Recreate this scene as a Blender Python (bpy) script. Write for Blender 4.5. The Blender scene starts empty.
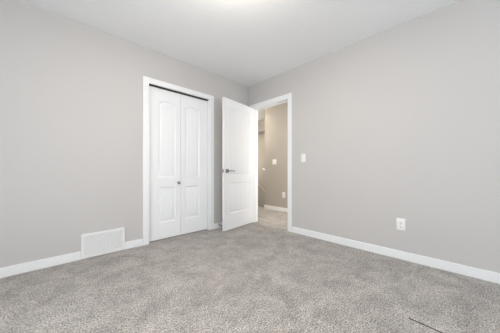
import bpy, bmesh, math, random
from mathutils import Vector, Matrix
C = bpy.context.scene.collection
sc = bpy.context.scene
PI = math.pi

# ------------------------------------------------------------------ camera, world, lights, exposure
# light strengths and colours
K = dict(world=1.8, win1=20, win2=27, hall=84, glow=74, stair=7, hall_fill=17)
LC = dict(world=(.84,.92,1), win1=(.78,.89,1), win2=(.84,.92,1), hall=(1,.93,.81), glow=(1,.905,.785), stair=(1,.95,.82), hall_fill=(1,.94,.86))
cam_d = bpy.data.cameras.new('camera'); cam = bpy.data.objects.new('camera', cam_d); C.objects.link(cam)
cam.location = (-2.654, -2.789, 0.918)
cam.rotation_euler = (PI/2, 0, -math.atan2(.696, .718))
cam_d.sensor_width = 36; cam_d.lens = 211.6/500*36; cam_d.shift_y = 0.0084
cam_d.clip_start = 0.02
sc.camera = cam
sc.view_settings.view_transform = 'Standard'; sc.view_settings.look = 'None'
sc.view_settings.gamma = 1; sc.view_settings.use_curve_mapping = False
sc.view_settings.exposure = 0.23

w = bpy.data.worlds.new('sky'); sc.world = w; w.use_nodes = True
bg = w.node_tree.nodes['Background']
bg.inputs[0].default_value = (*LC['world'], 1); bg.inputs[1].default_value = K['world']
def light(name, kind, loc, power, col, rot=(0,0,0), size=None, sy=None, radius=None):
    d = bpy.data.lights.new(name, kind); d.color = col
    if kind != 'SUN': d.energy = power
    if size:
        d.size = size
        if sy: d.shape = 'RECTANGLE'; d.size_y = sy
    if radius: d.shadow_soft_size = radius
    o = bpy.data.objects.new(name, d); C.objects.link(o); o.location = loc; o.rotation_euler = rot
    return o
# daylight entering through the window in the wall behind the camera
light('window_daylight', 'AREA', (-1.50, -4.85, 1.35), K['win1'], LC['win1'], (PI/2, 0, 0), 1.7, 1.25)
# daylight entering through the side window
light('side_window_daylight', 'AREA', (-3.85, -2.05, 1.15), K['win2'], LC['win2'], (PI/2, 0, -PI/2), 1.5, 1.25)

light('stair_fill_light', 'AREA', (1.8, 2.35, 1.4), K['stair'], LC['stair'], (PI/2, 0, PI), .8, 1.2)  # fill added in the stairwell

# fill light added for the open door, behind a made-up hall window
light('hall_fill_light', 'AREA', (.66, -1.66, 1.35), K['hall_fill'], LC['hall_fill'], (PI/2, 0, 0), .9, 1.7)

# ------------------------------------------------------------------ materials
def mat(name, col, rough=.6, metal=0, spec=.5, bump=None, colvar=None):
    m = bpy.data.materials.new(name); m.use_nodes = True; nt = m.node_tree
    b = nt.nodes['Principled BSDF']
    b.inputs['Base Color'].default_value = (*col, 1); b.inputs['Roughness'].default_value = rough
    b.inputs['Metallic'].default_value = metal; b.inputs['Specular IOR Level'].default_value = spec
    tc = nt.nodes.new('ShaderNodeTexCoord')
    if bump:
        sca, dist, strength = bump
        n = nt.nodes.new('ShaderNodeTexNoise'); n.inputs['Scale'].default_value = sca; n.inputs['Detail'].default_value = 3
        nt.links.new(tc.outputs['Object'], n.inputs['Vector'])
        bp = nt.nodes.new('ShaderNodeBump'); bp.inputs['Distance'].default_value = dist; bp.inputs['Strength'].default_value = strength
        nt.links.new(n.outputs['Fac'], bp.inputs['Height']); nt.links.new(bp.outputs['Normal'], b.inputs['Normal'])
    if colvar:
        sca, amt = colvar
        n = nt.nodes.new('ShaderNodeTexNoise'); n.inputs['Scale'].default_value = sca; n.inputs['Detail'].default_value = 2
        nt.links.new(tc.outputs['Object'], n.inputs['Vector'])
        mx = nt.nodes.new('ShaderNodeMix'); mx.data_type = 'RGBA'
        mx.inputs['A'].default_value = (*[c*(1-amt) for c in col], 1); mx.inputs['B'].default_value = (*[min(1, c*(1+amt)) for c in col], 1)
        nt.links.new(n.outputs['Fac'], mx.inputs['Factor']); nt.links.new(mx.outputs['Result'], b.inputs['Base Color'])
    return m

M_wall = mat('greige_wall_paint', (.575, .553, .538), .55, spec=.3, bump=(220, .0006, .15), colvar=(1.2, .012))
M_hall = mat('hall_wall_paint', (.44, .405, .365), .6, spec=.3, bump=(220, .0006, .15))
M_trim = mat('white_trim_paint', (.87, .87, .87), .35, colvar=(3, .01))
M_door = mat('white_door_paint', (.87, .872, .88), .32, bump=(300, .0003, .1))
M_plate = mat('white_plastic', (.88, .87, .85), .3, colvar=(5, .01))
M_dark = mat('dark_slot', (.02, .02, .02), .6, colvar=(40, .1))
M_track = mat('track_gap_shade', (.022, .013, .008), .5, colvar=(40, .1))  # shade of the gap above the closet leaves, painted brown-black
M_duct = mat('duct_shadow_grey', (.62, .62, .63), .7, colvar=(20, .05))
M_grille = mat('white_enamel_steel', (.87, .865, .85), .35, colvar=(8, .01))
M_nickel = mat('satin_nickel', (.30, .295, .29), .28, 1, bump=(400, .0002, .1))
M_black = mat('black_rubber', (.03, .03, .03), .6, colvar=(50, .1))
M_oak = mat('pale_handrail_wood', (.62, .52, .38), .4, colvar=(15, .08))

# textured ceiling
M_ceil = bpy.data.materials.new('stippled_ceiling'); M_ceil.use_nodes = True
nt = M_ceil.node_tree; b = nt.nodes['Principled BSDF']
b.inputs['Base Color'].default_value = (.93, .93, .925, 1); b.inputs['Roughness'].default_value = .6; b.inputs['Specular IOR Level'].default_value = .35
tc = nt.nodes.new('ShaderNodeTexCoord')
n1 = nt.nodes.new('ShaderNodeTexNoise'); n1.inputs['Scale'].default_value = 45; n1.inputs['Detail'].default_value = 4; n1.inputs['Distortion'].default_value = .6
rp = nt.nodes.new('ShaderNodeValToRGB'); rp.color_ramp.elements[0].position = .42; rp.color_ramp.elements[1].position = .58
bp = nt.nodes.new('ShaderNodeBump'); bp.inputs['Distance'].default_value = .003; bp.inputs['Strength'].default_value = .35
nt.links.new(tc.outputs['Object'], n1.inputs['Vector']); nt.links.new(n1.outputs['Fac'], rp.inputs['Fac'])
nt.links.new(rp.outputs['Color'], bp.inputs['Height']); nt.links.new(bp.outputs['Normal'], b.inputs['Normal'])

# cut pile carpet
def carpet_mat():
    m = bpy.data.materials.new('grey_beige_cut_pile_carpet'); m.use_nodes = True; nt = m.node_tree; L = nt.links.new
    N = nt.nodes.new; b = nt.nodes['Principled BSDF']
    b.inputs['Roughness'].default_value = .95; b.inputs['Specular IOR Level'].default_value = .1
    b.inputs['Sheen Weight'].default_value = .15
    tc = N('ShaderNodeTexCoord')
    def noise(s, d=2, r=.5, dist=0):
        n = N('ShaderNodeTexNoise'); n.inputs['Scale'].default_value = s; n.inputs['Detail'].default_value = d
        n.inputs['Roughness'].default_value = r; n.inputs['Distortion'].default_value = dist
        L(tc.outputs['Object'], n.inputs['Vector']); return n
    def ramp(src, p0, p1, c0, c1):
        r = N('ShaderNodeValToRGB'); r.color_ramp.elements[0].position = p0; r.color_ramp.elements[1].position = p1
        r.color_ramp.elements[0].color = (*c0, 1); r.color_ramp.elements[1].color = (*c1, 1); L(src, r.inputs['Fac']); return r
    def mul(a, c):
        x = N('ShaderNodeMix'); x.data_type = 'RGBA'; x.blend_type = 'MULTIPLY'; x.inputs['Factor'].default_value = 1
        L(a, x.inputs['A']); L(c, x.inputs['B']); return x.outputs['Result']
    g = lambda v: (v, v, v)
    tuft = ramp(noise(108, 3, .78).outputs['Fac'], .36, .64, (.10, .090, .080), (.69, .645, .60))
    mid = ramp(noise(30, 3, .6).outputs['Fac'], .33, .67, g(.84), g(1.10))
    patch = ramp(noise(5.5, 5, .62, .5).outputs['Fac'], .36, .64, g(.80), g(1.14))
    col = mul(mul(tuft.outputs['Color'], mid.outputs['Color']), patch.outputs['Color'])
    # seam / dent line in the pile near the camera, its groove shade painted dark
    sep = N('ShaderNodeSeparateXYZ'); L(tc.outputs['Object'], sep.inputs[0])
    def math_(op, a, c=None):
        n = N('ShaderNodeMath'); n.operation = op
        for i, v in enumerate((a, c)):
            if v is None: continue
            if isinstance(v, (int, float)): n.inputs[i].default_value = v
            else: L(v, n.inputs[i])
        return n.outputs[0]
    ax, ay = DENT_LINE[0]; bx, by = DENT_LINE[1]; ln = math.hypot(bx-ax, by-ay); dx, dy = (bx-ax)/ln, (by-ay)/ln
    px = math_('SUBTRACT', sep.outputs[0], ax); py = math_('SUBTRACT', sep.outputs[1], ay)
    across = math_('ABSOLUTE', math_('SUBTRACT', math_('MULTIPLY', px, dy), math_('MULTIPLY', py, dx)))
    along = math_('ADD', math_('MULTIPLY', px, dx), math_('MULTIPLY', py, dy))
    inside = math_('MULTIPLY', math_('GREATER_THAN', along, 0.0), math_('LESS_THAN', along, ln))
    wob = math_('MULTIPLY', noise(60).outputs['Fac'], .005)
    on = math_('MULTIPLY', math_('LESS_THAN', math_('ADD', across, wob), .0092), inside)
    mx = N('ShaderNodeMix'); mx.data_type = 'RGBA'; L(on, mx.inputs['Factor']); L(col, mx.inputs['A']); mx.inputs['B'].default_value = (.07, .06, .052, 1)
    L(mx.outputs['Result'], b.inputs['Base Color'])
    h = math_('ADD', noise(108, 3, .7).outputs['Fac'], math_('MULTIPLY', noise(14, 3).outputs['Fac'], 1.6))
    h = math_('SUBTRACT', h, math_('MULTIPLY', on, 1.0))
    bp = N('ShaderNodeBump'); bp.inputs['Distance'].default_value = .012; bp.inputs['Strength'].default_value = .55
    L(h, bp.inputs['Height']); L(bp.outputs['Normal'], b.inputs['Normal'])
    return m
DENT_LINE = ((-1.027, -2.532), (-1.041, -2.714))
M_carpet = carpet_mat()

def emis(name, col, s):
    m = bpy.data.materials.new(name); m.use_nodes = True; b = m.node_tree.nodes['Principled BSDF']
    b.inputs['Base Color'].default_value = (.9, .9, .88, 1); b.inputs['Emission Color'].default_value = (*col, 1); b.inputs['Emission Strength'].default_value = s
    return m
M_glow = emis('lit_opal_glass', LC['glow'], K['glow'])
M_glow_hall = emis('lit_warm_opal_glass', LC['hall'], K['hall'])
M_glass = bpy.data.materials.new('window_glass'); M_glass.use_nodes = True
nt = M_glass.node_tree; nt.nodes.remove(nt.nodes['Principled BSDF'])
tr = nt.nodes.new('ShaderNodeBsdfTransparent'); gl = nt.nodes.new('ShaderNodeBsdfGlossy'); gl.inputs['Roughness'].default_value = .02
mx = nt.nodes.new('ShaderNodeMixShader'); mx.inputs[0].default_value = .06
nt.links.new(tr.outputs[0], mx.inputs[1]); nt.links.new(gl.outputs[0], mx.inputs[2]); nt.links.new(mx.outputs[0], nt.nodes['Material Output'].inputs[0])

# ------------------------------------------------------------------ mesh helpers
def box(bm, x0, x1, y0, y1, z0, z1, bevel=0, seg=2):
    r = bmesh.ops.create_cube(bm, size=1)
    vs = r['verts']
    bmesh.ops.scale(bm, vec=(x1-x0, y1-y0, z1-z0), verts=vs)
    bmesh.ops.translate(bm, vec=((x0+x1)/2, (y0+y1)/2, (z0+z1)/2), verts=vs)
    if bevel:
        es = list({e for v in vs for e in v.link_edges})
        bmesh.ops.bevel(bm, geom=es, offset=bevel, segments=seg, affect='EDGES', profile=.5)
def cyl(bm, p0, p1, r0, r1=None, seg=24):
    r1 = r0 if r1 is None else r1
    p0 = Vector(p0); p1 = Vector(p1); d = p1-p0
    m = Matrix.Translation((p0+p1)/2) @ d.to_track_quat('Z', 'Y').to_matrix().to_4x4()
    bmesh.ops.create_cone(bm, cap_ends=True, segments=seg, radius1=r0, radius2=r1, depth=d.length, matrix=m)
def lathe(bm, prof, origin, axis, seg=32):
    """prof: (radius, distance along axis)"""
    q = Vector(axis).to_track_quat('Z', 'Y'); o = Vector(origin); rings = []
    for r, h in prof:
        rings.append([bm.verts.new(o + q @ Vector((max(r, 1e-4)*math.cos(a*2*PI/seg), max(r, 1e-4)*math.sin(a*2*PI/seg), h))) for a in range(seg)])
    for A, B in zip(rings, rings[1:]):
        for i in range(seg): bm.faces.new((A[i], A[(i+1) % seg], B[(i+1) % seg], B[i]))
    bm.faces.new(rings[0][::-1]); bm.faces.new(rings[-1])
def tube(bm, pts, r, seg=12, flat=1.0):
    pts = [Vector(p) for p in pts]; rings = []
    for i, p in enumerate(pts):
        t = (pts[min(i+1, len(pts)-1)] - pts[max(i-1, 0)]).normalized()
        up = Vector((0, 0, 1)) if abs(t.z) < .9 else Vector((0, 1, 0))
        s = t.cross(up).normalized(); u = s.cross(t)
        rings.append([bm.verts.new(p + s*r*math.cos(a*2*PI/seg) + u*r*flat*math.sin(a*2*PI/seg)) for a in range(seg)])
    for A, B in zip(rings, rings[1:]):
        for i in range(seg): bm.faces.new((A[i], A[(i+1) % seg], B[(i+1) % seg], B[i]))
    bm.faces.new(rings[0][::-1]); bm.faces.new(rings[-1])
def obj(name, bm, m, parent=None, smooth=False, mtx=None):
    if mtx is not None: bmesh.ops.transform(bm, matrix=mtx, verts=bm.verts)
    bmesh.ops.recalc_face_normals(bm, faces=bm.faces)
    me = bpy.data.meshes.new(name); bm.to_mesh(me); bm.free(); me.materials.append(m)
    if smooth:
        for p in me.polygons: p.use_smooth = True
        me.set_sharp_from_angle(angle=math.radians(40))
    o = bpy.data.objects.new(name, me); C.objects.link(o)
    if parent: o.parent = parent
    return o
def struct(name, bm, m, **k):
    o = obj(name, bm, m, **k); o['kind'] = 'structure'; return o
def thing(name, label, cat, loc=(0,0,0), rotz=0, group=None):
    o = bpy.data.objects.new(name, None); C.objects.link(o); o.location = loc; o.rotation_euler = (0,0,rotz)
    o.empty_display_size = .1; o['label'] = label; o['category'] = cat
    if group: o['group'] = group
    return o
def NB(): return bmesh.new()

# ------------------------------------------------------------------ room shell
H = 2.44; XM = -3.90; YM = -4.90; T = .12
HX = 1.195      # hall wall facing the doorway
SX = 2.25       # far wall of the stairwell
HY0, HY1 = -1.7, 2.4
CO = (-1.722, -.816, 2.02)     # closet opening x0, x1, top
DO = (-.885, -.118, 2.02)      # doorway y0, y1, top

b_ = NB(); box(b_, XM-T, 1.30, YM-T, HY1+T, -.15, 0)
struct('floor', b_, M_carpet)
b_ = NB(); box(b_, XM-T, SX+T, YM-T, HY1+T, H, H+.1)
struct('ceiling', b_, M_ceil)
b_ = NB(); box(b_, XM-T, CO[0], 0, T, 0, H); box(b_, CO[1], 0, 0, T, 0, H); box(b_, CO[0], CO[1], 0, T, CO[2], H)
struct('wall_left', b_, M_wall)
b_ = NB(); box(b_, 0, T, YM-T, DO[0], 0, H); box(b_, 0, T, DO[1], HY1, 0, H); box(b_, 0, T, DO[0], DO[1], DO[2], H)
struct('wall_right', b_, M_wall)
# wall behind the camera with the window
W1 = (-2.40, -.60, .70, 2.00)
b_ = NB(); box(b_, XM-T, W1[0], YM-T, YM, 0, H); box(b_, W1[1], 0, YM-T, YM, 0, H)
box(b_, W1[0], W1[1], YM-T, YM, 0, W1[2]); box(b_, W1[0], W1[1], YM-T, YM, W1[3], H)
struct('wall_back', b_, M_wall)
W2 = (-2.80, -1.30, .50, 1.80)
b_ = NB(); box(b_, XM-T, XM, YM, W2[0], 0, H); box(b_, XM-T, XM, W2[1], 0, 0, H)
box(b_, XM-T, XM, W2[0], W2[1], 0, W2[2]); box(b_, XM-T, XM, W2[0], W2[1], W2[3], H)
struct('wall_side', b_, M_wall)
# closet interior
b_ = NB(); box(b_, -2.6, 0, .72, .72+T, 0, H); box(b_, -2.6-T, -2.6, T, .72+T, 0, H)
struct('wall_closet', b_, M_wall)
# hall
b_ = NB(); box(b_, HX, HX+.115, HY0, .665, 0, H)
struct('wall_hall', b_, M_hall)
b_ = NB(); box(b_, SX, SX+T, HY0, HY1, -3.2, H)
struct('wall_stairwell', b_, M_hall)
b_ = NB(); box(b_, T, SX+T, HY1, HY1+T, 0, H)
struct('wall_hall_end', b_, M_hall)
W3 = (.20, 1.12, .48, 2.22)  # opening for the made-up hall window
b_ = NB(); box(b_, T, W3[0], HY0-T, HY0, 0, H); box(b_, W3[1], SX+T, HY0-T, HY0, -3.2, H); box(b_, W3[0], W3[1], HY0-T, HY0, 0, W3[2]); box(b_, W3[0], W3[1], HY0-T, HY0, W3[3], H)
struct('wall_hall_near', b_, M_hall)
b_ = NB(); box(b_, 2.0, SX, .665, HY1, 2.10, H)
struct('trim_3', b_, M_hall)            # bulkhead above the stairs
b_ = NB()
for i in range(15):
    y1 = 2.40 - i*.25; z = -.19*(i+1)
    box(b_, 1.31, SX, y1-.27, y1, z-.19, z, .012)
struct('stairs', b_, M_carpet)
b_ = NB(); box(b_, 1.30, 1.31, HY0, HY1, -3.2, -.0)
struct('wall_stair_side', b_, M_hall)

# windows behind the camera, plus one made up for the hall
def window(name, horiz, a0, a1, z0, z1, plane, outdir):
    b_ = NB(); d0, d1 = sorted((plane+outdir*.03, plane+outdir*.09))
    def bb(p0, p1, q0, q1, e0=d0, e1=d1, bv=.004):
        if horiz: box(b_, p0, p1, e0, e1, q0, q1, bv)
        else: box(b_, e0, e1, p0, p1, q0, q1, bv)
    f = .05; bb(a0, a1, z0, z0+f); bb(a0, a1, z1-f, z1); bb(a0, a0+f, z0+f, z1-f); bb(a1-f, a1, z0+f, z1-f)
    mid = (a0+a1)/2; bb(mid-.03, mid+.03, z0+f, z1-f)
    o = struct(name, b_, M_trim)
    b_ = NB(); g0, g1 = sorted((plane+outdir*.058, plane+outdir*.064))
    for p0, p1 in ((a0+f, mid-.03), (mid+.03, a1-f)):
        if horiz: box(b_, p0, p1, g0, g1, z0+f, z1-f)
        else: box(b_, g0, g1, p0, p1, z0+f, z1-f)
    obj('pane', b_, M_glass, o)
    b_ = NB(); c0, c1 = sorted((plane-outdir*.016, plane)); s0, s1 = sorted((plane-outdir*.05, plane+outdir*.03)); cw = .07
    def cc(p0, p1, q0, q1, e0, e1):
        if horiz: box(b_, p0, p1, e0, e1, q0, q1, .003)
        else: box(b_, e0, e1, p0, p1, q0, q1, .003)
    cc(a0-cw, a0, z0-cw, z1+cw, c0, c1); cc(a1, a1+cw, z0-cw, z1+cw, c0, c1); cc(a0, a1, z1, z1+cw, c0, c1); cc(a0, a1, z0-cw, z0, c0, c1)
    obj('window_casing', b_, M_trim, o)
window('window_1', True, W1[0], W1[1], W1[2], W1[3], YM, -1)
window('added_hall_window', True, W3[0], W3[1], W3[2], W3[3], HY0, -1)  # unseen window added to go with the hall fill light
window('window_2', False, W2[0], W2[1], W2[2], W2[3], XM, -1)

# ------------------------------------------------------------------ baseboards
BH = .086; BT = .013
def base(name, segs):
    b_ = NB()
    for s in segs: box(b_, *s, 0, BH, .003)
    return struct(name, b_, M_trim)
base('baseboard_left', [(XM, -2.388, -BT, 0), (-1.985, -1.791, -BT, 0), (-.748, 0, -BT, 0)])
base('baseboard_right', [(-BT, 0, YM, -.962), (-BT, 0, -.045, -BT)])
base('baseboard_back', [(XM+BT, -BT, YM, YM+BT)])
base('baseboard_side', [(XM, XM+BT, YM, -BT)])
base('baseboard_hall', [(HX-BT, HX, HY0, .665+BT), (HX-BT, HX+.115, .665, .665+BT), (T, T+BT, HY0, -.965), (T, T+BT, -.04, HY1)])

# ------------------------------------------------------------------ casings
CW = .072; CT = .013
def casing_x(a0, a1, top, y0, y1):         # on a wall of constant y
    b_ = NB(); box(b_, a0-CW, a0, y0, y1, 0, top+CW, .003); box(b_, a1, a1+CW, y0, y1, 0, top+CW, .003); box(b_, a0, a1, y0, y1, top, top+CW, .003)
    return b_
b_ = casing_x(CO[0]+.004, CO[1]-.004, CO[2]-.006, -CT, 0)
# jamb lining
box(b_, CO[0], CO[0]+.006, 0, T, 0, CO[2]); box(b_, CO[1]-.024, CO[1], 0, T, 0, CO[2]); box(b_, CO[0]+.006, CO[1]-.024, 0, T, CO[2]-.004, CO[2])
struct('trim_1', b_, M_trim)
b_ = NB()
for x0, x1 in ((-CT, 0), (T, T+CT)):
    y0, y1, tp = DO[0]+.004, DO[1]-.004, DO[2]-.006
    box(b_, x0, x1, y0-CW, y0, 0, tp+CW, .003); box(b_, x0, x1, y1, y1+CW, 0, tp+CW, .003); box(b_, x0, x1, y0, y1, tp, tp+CW, .003)
box(b_, 0, T, DO[0], DO[0]+.012, 0, DO[2]); box(b_, 0, T, DO[1]-.012, DO[1], 0, DO[2]); box(b_, 0, T, DO[0]+.012, DO[1]-.012, DO[2]-.012, DO[2])
# stop moulding round the jamb
box(b_, .042, .080, DO[0]+.012, DO[0]+.022, 0, DO[2]-.012, .002); box(b_, .042, .080, DO[1]-.022, DO[1]-.012, 0, DO[2]-.012, .002)
box(b_, .042, .080, DO[0]+.022, DO[1]-.022, DO[2]-.022, DO[2]-.012, .002)
struct('trim_2', b_, M_trim)

# ------------------------------------------------------------------ moulded doors
def moulded_face(bm, w, h, panels, yf, sgn):
    """face in plane y=yf; sgn=+1: recesses go towards +y. panels: (x0,x1,z0,z1,rise,grooves)"""
    def V(x, y, z): return bm.verts.new((x, yf+sgn*y, z))
    xs0 = min(p[0] for p in panels); xs1 = max(p[1] for p in panels)
    def quad(x0, x1, z0, z1): bm.faces.new((V(x0,0,z0), V(x1,0,z0), V(x1,0,z1), V(x0,0,z1)))
    quad(0, xs0, 0, h); quad(xs1, w, 0, h)
    ps = sorted(panels, key=lambda p: p[2]); z = 0
    for p in ps: quad(xs0, xs1, z, p[2]); z = p[3]+p[4]
    quad(xs0, xs1, z, h)
    prof = [(0, 0), (.003, .004), (.010, .009), (.016, .0105), (.022, .0105), (.034, .0035), (.040, .0025)]
    for (x0, x1, z0, z1, rise, ng) in ps:
        us = []
        n = 28
        us = [i/n for i in range(n+1)]
        gs = [(k+1)/(ng+1) for k in range(ng)]
        ww = x1-x0-2*prof[-1][0]
        for g in gs:
            e = .004/ww
            us = [u for u in us if abs(u-g) > e*1.8] + [g-e, g, g+e]
        us.sort()
        def ring(ins, dep, last=False):
            bot = []; top = []
            for u in us:
                x = x0+ins + u*(x1-x0-2*ins)
                d = dep + (.003 if last and any(abs(u-g) < 1e-6 for g in gs) else 0)
                s = 2*u-1
                # eyebrow arch: flat shoulders easing into a rounded centre
                ar = rise*(.5+.5*math.cos(PI*min(1, abs(s)/.92)))
                bot.append(V(x, d, z0+ins)); top.append(V(x, d, z1-ins+ar))
            return bot, top
        rings = [ring(i, d) for i, d in prof[:-1]] + [ring(*prof[-1], last=True)]
        for (b0, t0), (b1, t1) in zip(rings, rings[1:]):
            for i in range(len(us)-1):
                bm.faces.new((b0[i], b0[i+1], b1[i+1], b1[i])); bm.faces.new((t0[i], t1[i], t1[i+1], t0[i+1]))
            bm.faces.new((b0[0], b1[0], t1[0], t0[0])); bm.faces.new((b0[-1], t0[-1], t1[-1], b1[-1]))
        bl, tl = rings[-1]
        for i in range(len(us)-1): bm.faces.new((bl[i], bl[i+1], tl[i+1], tl[i]))
        if rise:
            t0 = rings[0][1]; cap = [V(x0+u*(x1-x0), 0, z1+rise) for u in us]
            for i in range(len(us)-1): bm.faces.new((t0[i], t0[i+1], cap[i+1], cap[i]))
def leaf(w, h, t, panels):
    bm = NB()
    moulded_face(bm, w, h, panels, 0, 1); moulded_face(bm, w, h, panels, t, -1)
    for a, c in (((0,0),(w,0)), ((w,0),(w,h)), ((w,h),(0,h)), ((0,h),(0,0))):
        bm.faces.new([bm.verts.new(p) for p in ((a[0],0,a[1]), (c[0],0,c[1]), (c[0],t,c[1]), (a[0],t,a[1]))])
    bmesh.ops.remove_doubles(bm, verts=bm.verts, dist=1e-5)
    return bm

# bifold closet door
bd = bpy.data.objects.new('door_2', None); C.objects.link(bd); bd['kind'] = 'structure'; bd.location = (0, 0, 0)
x0 = CO[0]+.010; x1 = CO[1]-.029; lw = (x1-x0-.004)/2; DH = 1.993
for k in range(2):
    s0, s1 = ((.130, .066), (.066, .130))[k]; pn = [(s0, lw-s1, .215, .685, 0, 2), (s0, lw-s1, .815, 1.815, .024, 2)]
    o = obj('door_leaf', leaf(lw, DH, .030, pn), M_door, bd, True); o.location = (x0+k*(lw+.004), .040, .012)
b_ = NB(); box(b_, x0, x1, .010, .066, 2.001, 2.015); obj('track', b_, M_track, bd)  # track, also filling the top gap with painted shade
b_ = NB(); lathe(b_, [(.014, 0), (.014, .003), (.007, .006), (.007, .016), (.015, .021), (.020, .028), (.019, .034), (.010, .038)], (x0+lw-.034, .040, .750), (0,-1,0))
obj('door_knob', b_, M_nickel, bd, True)

# hinged bedroom door, open into the room
ANG = math.radians(8.5)
LW = .745; LH = 2.0
d1 = bpy.data.objects.new('door_1', None); C.objects.link(d1); d1['kind'] = 'structure'
d1.location = (-.014, -.122, .014); d1.rotation_euler = (0, 0, ANG)
pn = [(.112, LW-.105, .245, .720, 0, 3), (.112, LW-.105, .830, 1.855, .016, 3)]
o = obj('door_leaf', leaf(LW, LH, .035, pn), M_door, d1, True); o.location = (-LW, -.036, 0)
HZ = .902
b_ = NB()
for s, yf in ((-1, -.036), (1, -.001)):
    a, c = sorted((yf, yf+s*.009)); box(b_, -LW+.032, -LW+.092, a, c, HZ-.030, HZ+.030, .002)
    lathe(b_, [(.013, .008), (.011, .045)], (-LW+.062, yf, HZ), (0, s, 0))
hd = obj('door_handle', b_, M_nickel, d1, True)
for s, yf in ((-1, -.036), (1, -.001)):
    b_ = NB(); px = -LW+.062; yy = yf+s*.045
    tube(b_, [(px-.008, yy, HZ), (px+.01, yy, HZ), (px+.035, yy+s*.003, HZ+.002), (px+.065, yy+s*.002, HZ+.001), (px+.105, yy-s*.002, HZ-.002), (px+.130, yy-s*.006, HZ-.003)], .0085, 12, .85)
    obj('lever', b_, M_nickel, hd, True)
b_ = NB(); box(b_, -LW-.0015, -LW+.001, -.030, -.006, HZ-.028, HZ+.028, .0005); cyl(b_, (-LW-.009, -.018, HZ), (-LW, -.018, HZ), .007, .009)
obj('latch_plate', b_, M_nickel, d1)
for hz in (.18, 1.0, 1.80):
    b_ = NB(); cyl(b_, (.004, .004, hz), (.004, .004, hz+.09), .006); box(b_, 0, .0016, -.034, 0, hz, hz+.09)
    obj('hinge', b_, M_nickel, d1)

# ------------------------------------------------------------------ return air vent
vx0, vx1, vz1 = -2.386, -1.987, .258
v = thing('air_vent', 'white metal floor-level return air grille set into left wall baseboard', 'vent', ((vx0+vx1)/2, 0, 0))
hw = (vx1-vx0)/2
def frame_box(bm, hw, y0, y1, z0, z1, f):
    box(bm, -hw, hw, y0, y1, z0, z0+f, .002); box(bm, -hw, hw, y0, y1, z1-f, z1, .002)
    box(bm, -hw, -hw+f, y0, y1, z0+f, z1-f, .002); box(bm, hw-f, hw, y0, y1, z0+f, z1-f, .002)
b_ = NB(); frame_box(b_, hw, -.016, -.0005, .004, vz1, .026); obj('vent_frame', b_, M_grille, v)
b_ = NB(); box(b_, -hw+.026, hw-.026, -.0025, -.0005, .03, vz1-.026); obj('duct_backing', b_, M_duct, v)
b_ = NB(); nsl = 15
for i in range(nsl):
    z = .030+(i+.5)*(vz1-.056)/nsl
    # angled fin
    p = [(-.0125, z-.0030), (-.0045, z+.0058), (-.0035, z+.0050), (-.0115, z-.0042)]
    A = [b_.verts.new((-hw+.026, y, zz)) for y, zz in p]; B = [b_.verts.new((hw-.026, y, zz)) for y, zz in p]
    for k in range(4): b_.faces.new((A[k], A[(k+1) % 4], B[(k+1) % 4], B[k]))
    b_.faces.new(A); b_.faces.new(B[::-1])
for i in range(1, 12):
    x = -hw+.026+i*(2*hw-.052)/12; box(b_, x-.0015, x+.0015, -.0135, -.003, .03, vz1-.026)
obj('louvres', b_, M_grille, v)
for sx in (-1, 1):
    b_ = NB(); lathe(b_, [(.0045, 0), (.004, .0015), (.001, .002)], (sx*(hw-.013), -.016, .13), (0,-1,0), 12); obj('screw', b_, M_grille, v)

# ------------------------------------------------------------------ switches and outlets (built facing local -y)
def plate(bm, w, h): box(bm, -w/2, w/2, -.006, 0, -h/2, h/2, .003, 3)
def outlet(label, loc, rotz, w=.076, h=.122):
    t = thing('wall_outlet', label, 'outlet', loc, rotz)
    b_ = NB(); plate(b_, w, h); obj('cover_plate', b_, M_plate, t, True)
    for s in (-1, 1):
        zc = s*.0205
        b_ = NB(); box(b_, -.017, .017, -.0085, -.005, zc-.0145, zc+.0145, .003); r = obj('receptacle', b_, M_plate, t, True)
        b_ = NB(); box(b_, -.0085, -.0060, -.0092, -.0083, zc-.002, zc+.0075); box(b_, .0060, .0085, -.0092, -.0083, zc-.001, zc+.0065)
        cyl(b_, (0, -.0092, zc-.0075), (0, -.0083, zc-.0075), .0032, seg=12); obj('socket_slots', b_, M_dark, r)
    b_ = NB(); lathe(b_, [(.0035, 0), (.003, .0012), (.0008, .0016)], (0, -.006, 0), (0,-1,0), 12); obj('screw', b_, M_nickel, t)
    return t
def switch(label, loc, rotz, gangs=1):
    t = thing('light_switch', label, 'light switch', loc, rotz); w = .072 + (gangs-1)*.046
    b_ = NB(); plate(b_, w, .118); obj('cover_plate', b_, M_plate, t, True)
    for g in range(gangs):
        xc = (g-(gangs-1)/2)*.046
        b_ = NB(); box(b_, xc-.0165, xc+.0165, -.0085, -.005, -.0335, .0335, .001)
        vs = [q for q in b_.verts if q.co.z > .02 and q.co.y < -.007]
        for q in vs: q.co.y -= .003
        obj('rocker', b_, M_plate, t)
        for s in (-1, 1):
            b_ = NB(); lathe(b_, [(.0032, 0), (.0028, .001), (.0008, .0014)], (xc, -.006, s*.048), (0,-1,0), 12); obj('screw', b_, M_plate, t)
    return t
# the right wall faces -x: local -y must point to world -x
switch('single white rocker light switch on the grey wall right of the doorway', (0, -1.150, 1.100), -PI/2)
outlet('white duplex power outlet low on the right wall above the baseboard', (0, -2.302, .362), -PI/2)
switch('wide two-gang white light switch on the beige hall wall seen through doorway', (HX, .362, 1.123), -PI/2, 2)
outlet('small white power outlet low on the beige hall wall seen through doorway', (HX, .094, .373), -PI/2)

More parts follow.
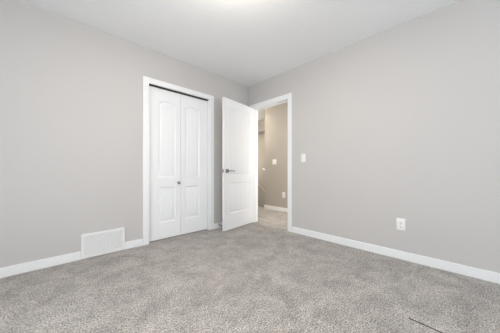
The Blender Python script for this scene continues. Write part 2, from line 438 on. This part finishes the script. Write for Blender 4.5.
# ------------------------------------------------------------------ door stop on the baseboard behind the door
t = thing('door_stop', 'short dark spring door stop on baseboard behind the open white door', 'door stop', (-.648, -BT, .05))
b_ = NB(); lathe(b_, [(.012, 0), (.012, .004), (.007, .006), (.007, .010)], (0,0,0), (0,-1,0), 20); obj('mount', b_, M_nickel, t, True)
b_ = NB(); tube(b_, [(.0055*math.cos(a*.6), -.009-a*.00042, .0055*math.sin(a*.6)) for a in range(130)], .0013, 6); obj('spring', b_, M_nickel, t, True)
b_ = NB(); lathe(b_, [(.006, 0), (.009, .002), (.009, .014), (.006, .018)], (0,-.062,0), (0,-1,0), 20); obj('bumper', b_, M_black, t, True)

# ------------------------------------------------------------------ handrails in the stairwell
def rail(label, pts, m, r, bx, wallx):
    t = thing('handrail', label, 'handrail', pts[0])
    o0 = Vector(pts[0])
    b_ = NB(); tube(b_, [Vector(p)-o0 for p in pts], r, 16); obj('rail', b_, m, t, True)
    for f in (.12, .5, .88):
        p = Vector(pts[1]).lerp(Vector(pts[-1]), f)-o0
        b_ = NB(); tube(b_, [p, p+Vector((0,0,-.045)), p+Vector((wallx-pts[1][0], 0, -.06))], .006, 10); obj('rail_bracket', b_, M_nickel, t, True)
    return t
rail('white handrail end beside the hall wall corner, seen through the doorway',
     [(1.365, .885, .962), (1.365, .82, .945), (1.365, -.9, -.41)], M_trim, .022, 0, 1.31)
rail('pale handrail sloping down the far stairwell wall, seen through doorway',
     [(2.18, 2.14, .74), (2.18, 2.1, .71), (2.18, .2, -.785)], M_oak, .013, 0, SX)

# ------------------------------------------------------------------ ceiling lamps
def lamp(label, loc, glow, cat='ceiling light'):
    t = thing('ceiling_lamp', label, cat, loc)
    b_ = NB(); lathe(b_, [(.065, 0), (.065, .012), (.058, .020), (.010, .024), (.010, .075), (.03, .08)], (0,0,0), (0,0,-1), 32); obj('canopy_stem', b_, M_nickel, t, True)
    b_ = NB(); lathe(b_, [(.03, .075), (.148, .078), (.150, .084), (.140, .105), (.120, .126), (.09, .142), (.05, .152), (.01, .155)], (0,0,0), (0,0,-1), 48); obj('lamp_shade', b_, glow, t, True)
    return t
lamp('round opal glass flush ceiling lamp on the bedroom ceiling', (-1.77, -1.71, H), M_glow)
lamp('round opal glass flush ceiling lamp in the hall outside the bedroom door', (.55, 1.35, H), M_glow_hall)
